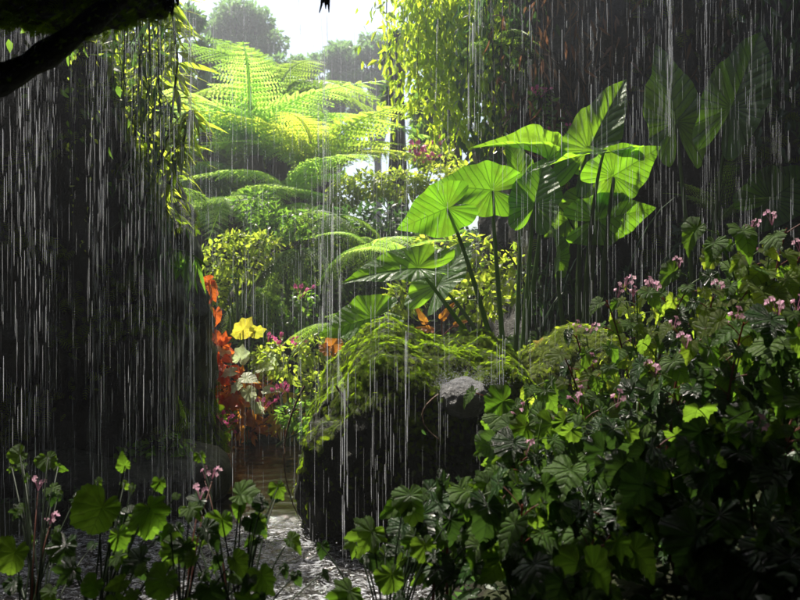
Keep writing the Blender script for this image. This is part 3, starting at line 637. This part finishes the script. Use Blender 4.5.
# arching mossy bough with leaves in mid-distance
mb=MB(); pts=bez(P(205,420,8.0),P(212,300,7.9),P(262,228,7.8),14,P(360,245,8.0)); tube(mb,pts,np.linspace(.11,.06,14),8)
o=mb.obj('arching_bough',M['darkbark']); tag(o,'dark arching mossy bough behind the stream, overgrown with bright leaves','bough')
add_moss(o,2200,'mossy',.08,lambda c,nn:np.clip(nn[:,2]+.1,0,1)); 
shrub('climber',P(235,330,7.6),'climber with yellow-green leaves along the arching bough','climber',[(218,258,7.6,18,18),(240,262,7.5,24,20),(262,247,7.6,20,14),(235,240,7.6,14,8),(218,292,7.5,9,16)],'leafy',OVAL,.06,170)
shrub('climber',P(290,300,8.0),'climber with mid-green leaves over the right part of the arching bough','climber',[(275,225,7.9,24,20),(305,225,7.9,24,18),(255,205,8.1,22,14)],'leafg',LEAF2,.08,170)
shrub('shrub',P(305,360,7.2),'single-stemmed shrub with one pink flower below the arching bough','flowering plant',[(305,300,7.2,14,8),(300,315,7.3,10,10)],'leafg',OVAL,.06,40,[(300,289,7.1,1.5)])
# foliage filling the bank
shrub('hedge',P(420,260,9.0),'sunlit yellow-green hedge below the pink bougainvillea','hedge',[(345,195,9.2,18,16),(370,185,9.1,22,14),(400,185,9.0,26,16),(435,182,9.0,26,15),(470,180,9.0,24,18),(490,170,8.8,16,16)],'leafy',OVAL,.07,420)
shrub('bougainvillea',P(420,220,9.3),'bougainvillea with crimson-pink flowers above the sunlit hedge','flowering plant',[(420,152,9.5,16,10),(438,158,9.5,18,10)],'leafy',OVAL,.07,130,[(417,145,9.2,2.2),(423,152,9.2,2.2),(431,155,9.2,1.6),(414,153,9.2,1.6),(440,138,9.3,1.4)])
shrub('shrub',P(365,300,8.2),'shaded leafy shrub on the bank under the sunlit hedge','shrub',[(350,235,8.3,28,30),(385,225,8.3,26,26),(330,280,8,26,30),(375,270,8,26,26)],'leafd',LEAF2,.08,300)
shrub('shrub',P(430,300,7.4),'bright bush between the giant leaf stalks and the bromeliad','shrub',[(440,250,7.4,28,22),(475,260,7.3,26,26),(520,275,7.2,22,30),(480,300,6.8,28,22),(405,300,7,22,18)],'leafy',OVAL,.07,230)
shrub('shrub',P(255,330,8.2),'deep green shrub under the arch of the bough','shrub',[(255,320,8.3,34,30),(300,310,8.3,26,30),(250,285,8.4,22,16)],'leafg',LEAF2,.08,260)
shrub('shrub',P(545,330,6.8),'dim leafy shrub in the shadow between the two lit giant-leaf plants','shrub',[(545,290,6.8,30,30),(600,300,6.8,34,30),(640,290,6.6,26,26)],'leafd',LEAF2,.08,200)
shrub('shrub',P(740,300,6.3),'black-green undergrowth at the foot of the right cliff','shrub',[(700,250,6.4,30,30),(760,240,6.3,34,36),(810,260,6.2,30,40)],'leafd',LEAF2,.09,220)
shrub('flowering_climber',P(545,200,6.6),'climber with small pink flowers on the cliff above the giant leaves','climber',[(540,100,6.5,12,14),(548,125,6.5,14,14),(560,135,6.5,12,10)],'leafg',OVAL,.06,60,[(536,88,6.4,1.1),(541,90,6.4,1),(549,130,6.4,1),(570,126,6.4,.9),(547,136,6.4,.8)],stemmat='darkstem')

# hanging vines
def vine(label,spots,Y,mat,tpl,size,dens,zt=4.2,name='hanging_vine',stem='darkstem',spread=.06,group='hanging vines'):
    """spots: list of (px, py_bottom)"""
    x0=spots[0][0]; base=Vector(((x0-400)/FP*Y,Y,zt)); r=thing(name,base,label,'vine',group); st=MB(); lf=MB()
    for (px,pb) in spots:
        yy=Y+random.uniform(-.25,.25); e=P(px,pb,yy)-base; top=Vector((e.x+random.gauss(0,.06),e.y,0)); n=10
        pts=bez(top,top*.5+e*.5+Vector((random.gauss(0,.12),0,0)),e,n); tube(st,pts,np.linspace(.006,.002,n),4)
        L=top.z-e.z; k=int(dens*L); t=rng.random(k); c=np.stack([np.interp(t,np.linspace(0,1,n),pts[:,i]) for i in range(3)],1)+rng.normal(0,spread,(k,3))*np.array([1,1,.3])
        Yd=rng.normal(0,.5,(k,3))+np.array([0,0,-1.0]); Nn=rng.normal(0,.7,(k,3))+np.array([0,-.7,.4])
        lf.inst(tpl,frames(Yd,Nn)*(size*(.6+.8*rng.random(k)))[:,None,None],c)
    st.obj('stem',M[stem],r); lf.obj('foliage',M[mat],r,False)
vine('sunlit vine curtain with small glossy leaves at the top middle, left of the dark cliff',[(404,95),(412,60),(420,115),(430,85),(438,120),(446,135),(455,110),(462,145),(470,120),(478,150),(486,128),(494,150),(426,40),(450,60),(408,30),(440,95),(465,90),(482,100)],7.2,'leafv',LEAF2,.085,170,spread=.14,zt=4.35)
vine('shaded green vine behind the sunlit curtain at the cliff edge',[(480,170),(492,190),(504,160),(515,120),(500,100),(525,90)],6.7,'leafd',LEAF2,.09,60,spread=.09)
vine('withered brown vine strands on the cliff right of the sunlit curtain',[(520,170),(532,110),(545,190),(555,120),(565,200),(575,150),(590,90)],6.5,'leafbr',LANCE,.12,22,spread=.07,stem='root')
vine('thin dry vine with curled leaves on the upper right cliff',[(610,90),(630,140),(655,60),(690,120),(720,50)],6.4,'leafbr',LANCE,.11,10,spread=.07,stem='root')
vine('dark leafy creeper on the cliff at the far upper right',[(740,130),(765,180),(785,110),(800,200),(820,150)],6.2,'leafd',LEAF2,.09,40,spread=.1)
vine('dark creeper with a few green leaves at the upper left of the rock face',[(5,70),(20,110),(45,90),(75,170),(98,195),(110,150),(60,60)],4.75,'leafg',OVAL,.055,13,spread=.06)
vine('creeper with drooping leaves on the rock face below the slender bamboo palm',[(120,245),(140,265),(150,240),(160,275),(172,285),(130,225)],5.0,'leafd',LANCE,.1,26,spread=.06)
vine('tiny ladder fern trailing on the dark rock face',[(65,270),(79,268),(70,220)],4.8,'leafy',OVAL,.028,14,spread=.012)
vine('thin roots trailing down the boulder face',[(300,520),(330,470),(375,500),(440,440),(500,450)],3.98,'leafd',OVAL,.03,6,zt=.85,name='trailing_root',stem='root',spread=.02)

# slender palm with whorls of narrow leaflets, upper left
def whorl_palm(base,label,stems,Y):
    base=Vector(base); r=thing('slender_palm',base,label,'palm','slender palms by the left rock face')
    for pts2 in stems:
        pp=[P(x,y,Y+random.uniform(-.1,.1))-base for x,y in pts2]; n=24
        t=np.linspace(0,1,len(pp)); tt=np.linspace(0,1,n); pts=np.stack([np.interp(tt,t,[p[i] for p in pp]) for i in range(3)],1)
        st=MB(); tube(st,pts,np.linspace(.014,.005,n),6); st.obj('stem',M['darkstem'],r)
        lf=MB()
        for k in range(5,n):
            c=pts[k]; m=9; a=rng.random(m)*6.28; d=np.stack([np.cos(a),np.sin(a),rng.uniform(-.9,.4,m)],1)
            lf.inst(LANCE,frames(d,np.tile([[0,0,1.]],(m,1))+rng.normal(0,.3,(m,3)))*(.22*(.6+.7*rng.random(m)))[:,None,None]*np.array([.8,1,1]),np.tile(c,(m,1)))
        lf.obj('foliage',M['leafy'],r,False)
whorl_palm(P(125,330,5.9),'slender palm with whorls of narrow yellow-green leaflets, rising beside the left rock face',[[(128,260),(138,200),(152,130),(160,60),(163,-20)],[(120,260),(150,190),(170,130),(178,60),(170,0)],[(135,270),(160,210),(182,150),(190,110)]],5.3)
whorl_palm(P(95,330,6.2),'second slender palm mostly hidden behind the rain at upper left',[[(110,250),(118,150),(112,60),(120,-20)],[(118,250),(135,140),(140,60),(136,-20)]],5.2)
# small fern and palm frond on the left rock
def fern(base,label,n,length,mat,name='fern',**k):
    r=thing(name,base,label,'fern','ferns on the banks'); fern_crown(r,n,length,mat,'sf',kw=dict(npair=18,npin=6,arch=.3,droop=.7,wid=.2),**k); return r
r=thing('palm_frond',P(205,262,5.4),'single palm frond with hanging leaflets beside the left rock face','palm'); 
pts=bez((0,0,-.02),P(175,235,5.2)-P(205,262,5.4),P(130,262,5.0)-P(205,262,5.4),14); st=MB(); tube(st,pts,np.linspace(.008,.003,14),5); st.obj('midrib',M['stem'],r); lf=MB()
for k in range(2,14):
    for j in range(3): 
        d=np.array([[random.gauss(-.15,.25),random.gauss(0,.3),-1.]]); lf.inst(LANCE,frames(d,np.array([[.3,-1,.2]]))*.3*random.uniform(.7,1)*np.array([.6,1,1]),pts[k][None])
lf.obj('leaflets',M['leafg'],r,False)
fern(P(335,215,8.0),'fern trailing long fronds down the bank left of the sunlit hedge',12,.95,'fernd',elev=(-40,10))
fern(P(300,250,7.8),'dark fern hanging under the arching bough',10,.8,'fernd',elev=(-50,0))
fern(P(372,250,7.6),'fern with sunlit tips above the low giant leaf',12,.7,'fernl',elev=(0,50))
fern(P(400,262,7.0),'bright little fern right behind the boulder',11,.5,'fernl',elev=(10,60))
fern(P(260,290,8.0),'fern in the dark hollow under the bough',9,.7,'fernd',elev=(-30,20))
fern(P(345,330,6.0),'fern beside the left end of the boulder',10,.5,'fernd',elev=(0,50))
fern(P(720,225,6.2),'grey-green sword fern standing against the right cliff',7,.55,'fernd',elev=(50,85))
fern(P(500,45,6.8),'small fern rooted high on the cliff beside the sunlit vine',9,.5,'fernl',elev=(-20,40))
fern(P(215,215,9.0),'fern behind the climber at the left end of the bough',10,.9,'fernd',elev=(0,50))

# tree ferns
def tree_fern(cpx,cpy,Y,n,length,label,mat='fernl',elev=(15,55),az0=0):
    c=P(cpx,cpy,Y); z0=float(height(c.x,c.y)); base=Vector((c.x,c.y,z0)); r=thing('tree_fern',base,label,'tree fern','tree ferns'); h=c.z-z0
    mb=MB(); tube(mb,bez((0,0,-.2),(.05,0,h*.5),(0,0,h+.02),14),np.linspace(.15,.1,14)*(1+.08*np.sin(np.arange(14)*3)),12); tr=mb.obj('trunk',M['fibre'],r)
    fern_crown(r,n,length,mat,elev=elev,az0=az0,local=(0,0,h))
tree_fern(256,158,11.0,9,2.1,'tree fern with the largest sunlit fronds left of the bright gap',elev=(38,75))
tree_fern(322,185,10.6,7,1.75,'tree fern with upright yellow fronds beside the bright gap',elev=(50,80),az0=60,mat='ferny')
tree_fern(292,200,9.9,7,1.15,'small tree fern with low pale fronds in front of the taller ones',elev=(20,60),az0=50)
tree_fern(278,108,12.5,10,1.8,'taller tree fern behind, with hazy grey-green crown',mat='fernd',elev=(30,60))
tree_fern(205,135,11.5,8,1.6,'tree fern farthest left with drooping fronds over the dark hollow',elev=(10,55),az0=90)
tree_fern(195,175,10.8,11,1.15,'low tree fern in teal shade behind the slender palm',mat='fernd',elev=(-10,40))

tree_fern(236,215,9.6,11,1.1,'low tree fern in full sun above the left end of the bough')
tree_fern(300,222,9.9,10,1.0,'low tree fern between the bough and the sunlit hedge',elev=(5,45),az0=25)
def tree(px,Y,topy,boty,wpx,mat,label,n=6000,size=.16,trunk=.16,group='background trees',lean=0,clumps=24,bark='bark'):
    x=(px-400)/FP*Y; z0=float(height(x,Y)); base=Vector((x,Y,z0)); r=thing('tree',base,label,'tree',group)
    zt=CAMH+(300-topy)/FP*Y-z0; zb=CAMH+(300-boty)/FP*Y-z0; w=wpx/FP*Y
    st=MB(); tube(st,bez((0,0,-.3),(lean*.4,0,zt*.4),(lean,0,zt*.85),10),np.linspace(trunk,trunk*.35,10),9)
    mb=MB(); rs=random.Random(int(px*3+Y))
    for i in range(clumps):
        u=rs.random(); zz=zb+(zt-zb)*u; ww=w*(.35+.65*math.sin(math.pi*min(1,u*.85+.12)))
        c=Vector((lean*u+rs.uniform(-1,1)*ww*.75,rs.uniform(-1,1)*ww*.7,zz)); rr=w*rs.uniform(.2,.36)
        blob_leaves(mb,c,(rr,rr,rr*.7),n//clumps,QL,size,shell=.2)
        s=Vector((lean*u*.5,0,max(.3,zz*.6))); tube(st,bez(s,(s+c)/2+Vector((0,0,.2)),c,6),np.linspace(trunk*.35,.02,6),5)
    st.obj('trunk',M[bark],r); mb.obj('crown',M[mat],r,False)
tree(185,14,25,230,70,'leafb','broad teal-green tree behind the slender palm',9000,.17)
tree(105,12,-30,200,60,'leafd','dark tree behind the top of the left rock face',8000,.16)
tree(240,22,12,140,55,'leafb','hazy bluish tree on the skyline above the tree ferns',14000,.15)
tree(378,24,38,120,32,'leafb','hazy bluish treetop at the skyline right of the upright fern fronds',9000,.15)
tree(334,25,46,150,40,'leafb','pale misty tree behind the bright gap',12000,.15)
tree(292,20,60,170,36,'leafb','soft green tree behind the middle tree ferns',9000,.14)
tree(398,11.5,30,110,14,'leafd','tree with a straight grey trunk in the bright gap',1500,.14,trunk=.2,clumps=6,bark='darkbark')
tree(455,12,-10,170,46,'leafg','green tree behind the sunlit vine curtain',8000,.15)
tree(530,14,-40,140,60,'leafd','dark tall tree behind the cliff edge',7000,.18)
tree(30,16,-40,120,80,'leafd','very dark tree at far left above the rock face',7000,.2)
tree(225,12.8,150,250,60,'leafy','low yellow-green tree filling the gap under the left tree ferns',8000,.12,clumps=24)
tree(305,13.2,160,250,45,'leafg','low green tree filling the gap under the middle tree ferns',7000,.12,clumps=22)
tree(275,13.5,105,220,50,'leafg','rounded green tree low behind the tree ferns',7000,.15)

# ground cover (uncountable small leaves)
n=16000; x=rng.uniform(-3.5,3.5,n); y=rng.uniform(4.6,13,n); z=height(x,y); k=z>.03; x,y,z=x[k],y[k],z[k]; n=len(x)
mb=MB(); Yd=rng.normal(0,1,(n,3))*np.array([1,1,.4]); mb.inst(OVAL,frames(Yd,rng.normal(0,.4,(n,3))+np.array([0,-.3,1]))*(.05+.05*rng.random(n))[:,None,None],np.stack([x,y,z+.02+.08*rng.random(n)],1))
stuff(mb.obj('ground_cover',M['leafg'],None,False),'low leafy ground cover on the banks')
n=9000; x=rng.uniform(-2.6,2.8,n); y=rng.uniform(1.6,4.9,n); z=height(x,y); k=z>.03; x,y,z=x[k],y[k],z[k]; n=len(x)
mb=MB(); Yd=rng.normal(0,1,(n,3))*np.array([1,1,.4]); mb.inst(OVAL,frames(Yd,rng.normal(0,.4,(n,3))+np.array([0,-.3,1]))*(.03+.04*rng.random(n))[:,None,None],np.stack([x,y,z+.02+.05*rng.random(n)],1))
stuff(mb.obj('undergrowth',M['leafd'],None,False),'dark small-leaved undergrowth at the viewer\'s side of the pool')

# ------------------------------------------------------------------ falling water
def spindle():
    V=[(0,0,0)]; 
    for z,r in ((.12,.7),(.5,1),(.88,.6)):
        for i in range(4): a=i*math.pi/2+.4; V.append((r*math.cos(a),r*math.sin(a),-z))
    V.append((0,0,-1)); F=[]
    for i in range(4): F.append((0,1+i,1+(i+1)%4,1+(i+1)%4))
    return np.array(V)
SV=spindle()
SQ=[]; 
for k in range(2):
    for i in range(4): SQ.append((1+k*4+i,1+k*4+(i+1)%4,5+k*4+(i+1)%4,5+k*4+i))
ST=[(0,1+(i+1)%4,1+i) for i in range(4)]+[(13,9+i,9+(i+1)%4) for i in range(4)]
def streaks(mb,cx,cy,zt,zb,rmin,rmax,lmin,lmax,gap,jit=.006,amin=0,amax=1):
    P0=[];S0=[];A0=[]
    for x,y,a,b in zip(cx,cy,zt,zb):
        z=a-random.random()*gap; rr=rmin+(rmax-rmin)*random.random()**1.5; rr*=(2.0 if random.random()<.1 else 1); am=random.random()
        while z>b:
            L=random.uniform(lmin,lmax)*(.6+.5*(a-z)/3); L=min(L,z-b+.01)
            P0.append((x+random.gauss(0,jit),y+random.gauss(0,jit),z)); s=rr*random.uniform(.5,1.1); S0.append((s,s,L)); A0.append(amin+(amax-amin)*min(1,max(0,am*.75+random.random()*.35)))
            z-=L+random.expovariate(1/gap)
    P0=np.array(P0);S0=np.array(S0);A0=np.array(A0); V=(SV[None]*S0[:,None,:]+P0[:,None,:]).reshape(-1,3)
    off=(np.arange(len(P0))*14)[:,None,None]; A=np.repeat(A0,14)
    q=(np.array(SQ)[None]+off).reshape(-1,4); t=(np.array(ST)[None]+off).reshape(-1,3)
    b=mb.n; mb.add(V,q,None,A); mb.F.setdefault(3,[]).append(t+b)
def rain(name,label,n,pxr,Yr,rmin,rmax,lmin,lmax,gap,clump=0,zb=0):
    px=rng.uniform(*pxr,n)
    if clump:
        cs=rng.uniform(*pxr,clump); k=rng.random(n)<.6; px[k]=cs[rng.integers(0,clump,k.sum())]+rng.normal(0,5,k.sum())
    Y=rng.uniform(*Yr,n); x=(px-400)/FP*Y; h=np.maximum(height(x,Y),zb)
    mb=MB(); streaks(mb,x,Y,CAMH+.4*Y+.25+rng.random(n)*.2,np.maximum(h,0),rmin,rmax,lmin,lmax,gap); return stuff(mb.obj(name,M['fall'],None),label)
rain('rain_curtain','curtain of falling drops from the cave roof in front of the left rock face',270,(-20,235),(3.7,4.6),.0007,.0019,.06,.32,.16,40)
rain('rain_curtain','falling drops in front of the boulder and the bright garden',110,(235,560),(3.5,4.0),.0007,.0017,.05,.3,.3,22)
rain('rain_curtain','falling drops over the right bank and the dark cliff',190,(520,830),(3.7,4.7),.0007,.0018,.05,.3,.22,30)
rain('rain','fine rain falling over the sunlit garden',260,(-60,700),(5.9,8.5),.0008,.0018,.05,.3,.35,0)
def trickle(px,pt,pb,Y,w,label,n=9,r0=.0014,r1=.0032):
    a=P(px,pt,Y); b=P(px,pb,Y); r=thing('water_trickle',b,label,'water trickle','water trickles from the cave roof'); mb=MB(); H=a.z-b.z
    m=int(n); cx=rng.normal(0,w/FP*Y,m); cy=rng.normal(0,.02,m)
    streaks(mb,cx,cy,[H]*m,[0]*m,r0,r1,.15,.5,.10,.006,.3,1); mb.obj('strands',M['fall'],r)
trickle(323,-30,330,4.2,3,'strong ragged water trickle falling left of middle, in front of the tree ferns')
trickle(335,150,420,4.3,4,'loose water trickle ending at the left end of the mossy boulder')
trickle(345,370,560,3.85,2,'thin bright trickle falling in front of the boulder into the pool',8,.0015,.0034)
trickle(474,-30,130,4.2,5,'wide misty trickle at the top, over the right edge of the sunlit vine',10)
trickle(670,-30,135,4.4,3,'bright double trickle at the top in front of the dim upright leaf',10)
trickle(405,330,440,3.9,2,'short trickle at the middle of the boulder',5)
trickle(500,330,470,3.9,3,'group of short trickles at the right end of the boulder',7)
trickle(160,-30,540,4.3,4,'trickle in front of the slender palm and the left rock face',8,.001,.0022)
trickle(100,-30,520,4.2,4,'trickle right of the black branch in front of the left rock face',8,.001,.0022)
trickle(705,-30,300,4.5,3,'trickle between the two dim upright leaves',5,.001,.0022)
# splashes in the pool and on the stone
n=2600; x=rng.uniform(-2.1,.2,n); y=rng.uniform(3.0,4.5,n); k=height(x,y)<-.05; x,y=x[k],y[k]; z=rng.exponential(.025,len(x)); mb=MB(); 
mb.inst((SV,np.array(SQ),np.zeros((14,2))),np.einsum('ij,n->nij',np.eye(3),.002+.003*rng.random(len(x))),np.stack([x,y,z+.01],1),np.full(len(x),.9))
stuff(mb.obj('splash',M['fall']),'droplets splashing up from the near pool')
c=b3.location; n=2200; d=rng.normal(0,1,(n,3)); d[:,2]=np.abs(d[:,2])*.5; mb=MB(); p=np.array(tuple(c))+d*np.array([.1,.06,.075])+np.array([0,-.03,.07])
mb.inst((SV,np.array(SQ),np.zeros((14,2))),np.einsum('ij,n->nij',np.eye(3),(.0008+.0013*rng.random(n))),p,np.full(n,.9))
stuff(mb.obj('splash',M['fall']),'spray bursting off the pale grey stone')

# ------------------------------------------------------------------ haze, light, camera
SUN_AZ,SUN_EL=R(-32),R(60)       # azimuth from +Y towards -X
HZ=.0075
m,nt,out=new_mat('mist'); pv=nt.nodes.new('ShaderNodeVolumePrincipled'); pv.inputs['Density'].default_value=HZ; pv.inputs['Color'].default_value=(.9,.95,1,1); pv.inputs['Anisotropy'].default_value=.65; nt.links.new(pv.outputs[0],out.inputs['Volume'])
HAZE=True
if HAZE:
    mb=MB(); x0,x1,y0,y1,z0,z1=-15,15,-8,34,-2,14
    V=[(x0,y0,z0),(x1,y0,z0),(x1,y1,z0),(x0,y1,z0),(x0,y0,z1),(x1,y0,z1),(x1,y1,z1),(x0,y1,z1)]
    mb.add(V,[(0,3,2,1),(4,5,6,7),(0,1,5,4),(1,2,6,5),(2,3,7,6),(3,0,4,7)]); stuff(mb.obj('haze',m,None,False),'pale mist in the garden air')
w=bpy.data.worlds.new('World'); S.world=w; w.use_nodes=True; nt=w.node_tree; nt.nodes.clear()
out=nt.nodes.new('ShaderNodeOutputWorld'); bg=nt.nodes.new('ShaderNodeBackground'); sky=nt.nodes.new('ShaderNodeTexSky')
sky.sky_type='NISHITA'; sky.sun_disc=False; sky.sun_elevation=SUN_EL; sky.sun_rotation=SUN_AZ; sky.air_density=1; sky.dust_density=3
bg.inputs[1].default_value=.1
nt.links.new(sky.outputs[0],bg.inputs[0]); nt.links.new(bg.outputs[0],out.inputs[0])
sl=bpy.data.lights.new('sun','SUN'); sl.energy=5; sl.angle=R(.5); sl.color=(1,.93,.8); so=bpy.data.objects.new('sun',sl); col.objects.link(so)
d=Vector((math.sin(SUN_AZ)*math.cos(SUN_EL),math.cos(SUN_AZ)*math.cos(SUN_EL),math.sin(SUN_EL))); so.rotation_euler=d.to_track_quat('Z','Y').to_euler(); so.location=(0,0,20)
cd=bpy.data.cameras.new('camera'); cd.lens=FP/800*36; cd.sensor_width=36; cd.clip_end=2000; cd.clip_start=.05
cd.dof.use_dof=True; cd.dof.focus_distance=4.6; cd.dof.aperture_fstop=3.5
co=bpy.data.objects.new('camera',cd); col.objects.link(co); co.location=(0,0,CAMH); co.rotation_euler=(R(90),0,0); S.camera=co
S.view_settings.view_transform='Standard'; S.view_settings.look='None'; S.view_settings.exposure=1.2; S.view_settings.gamma=1; S.view_settings.use_curve_mapping=False
S.cycles.use_denoising=True; S.cycles.max_bounces=8; S.cycles.transparent_max_bounces=24; S.cycles.diffuse_bounces=3; S.cycles.volume_bounces=0; S.cycles.sample_clamp_indirect=5
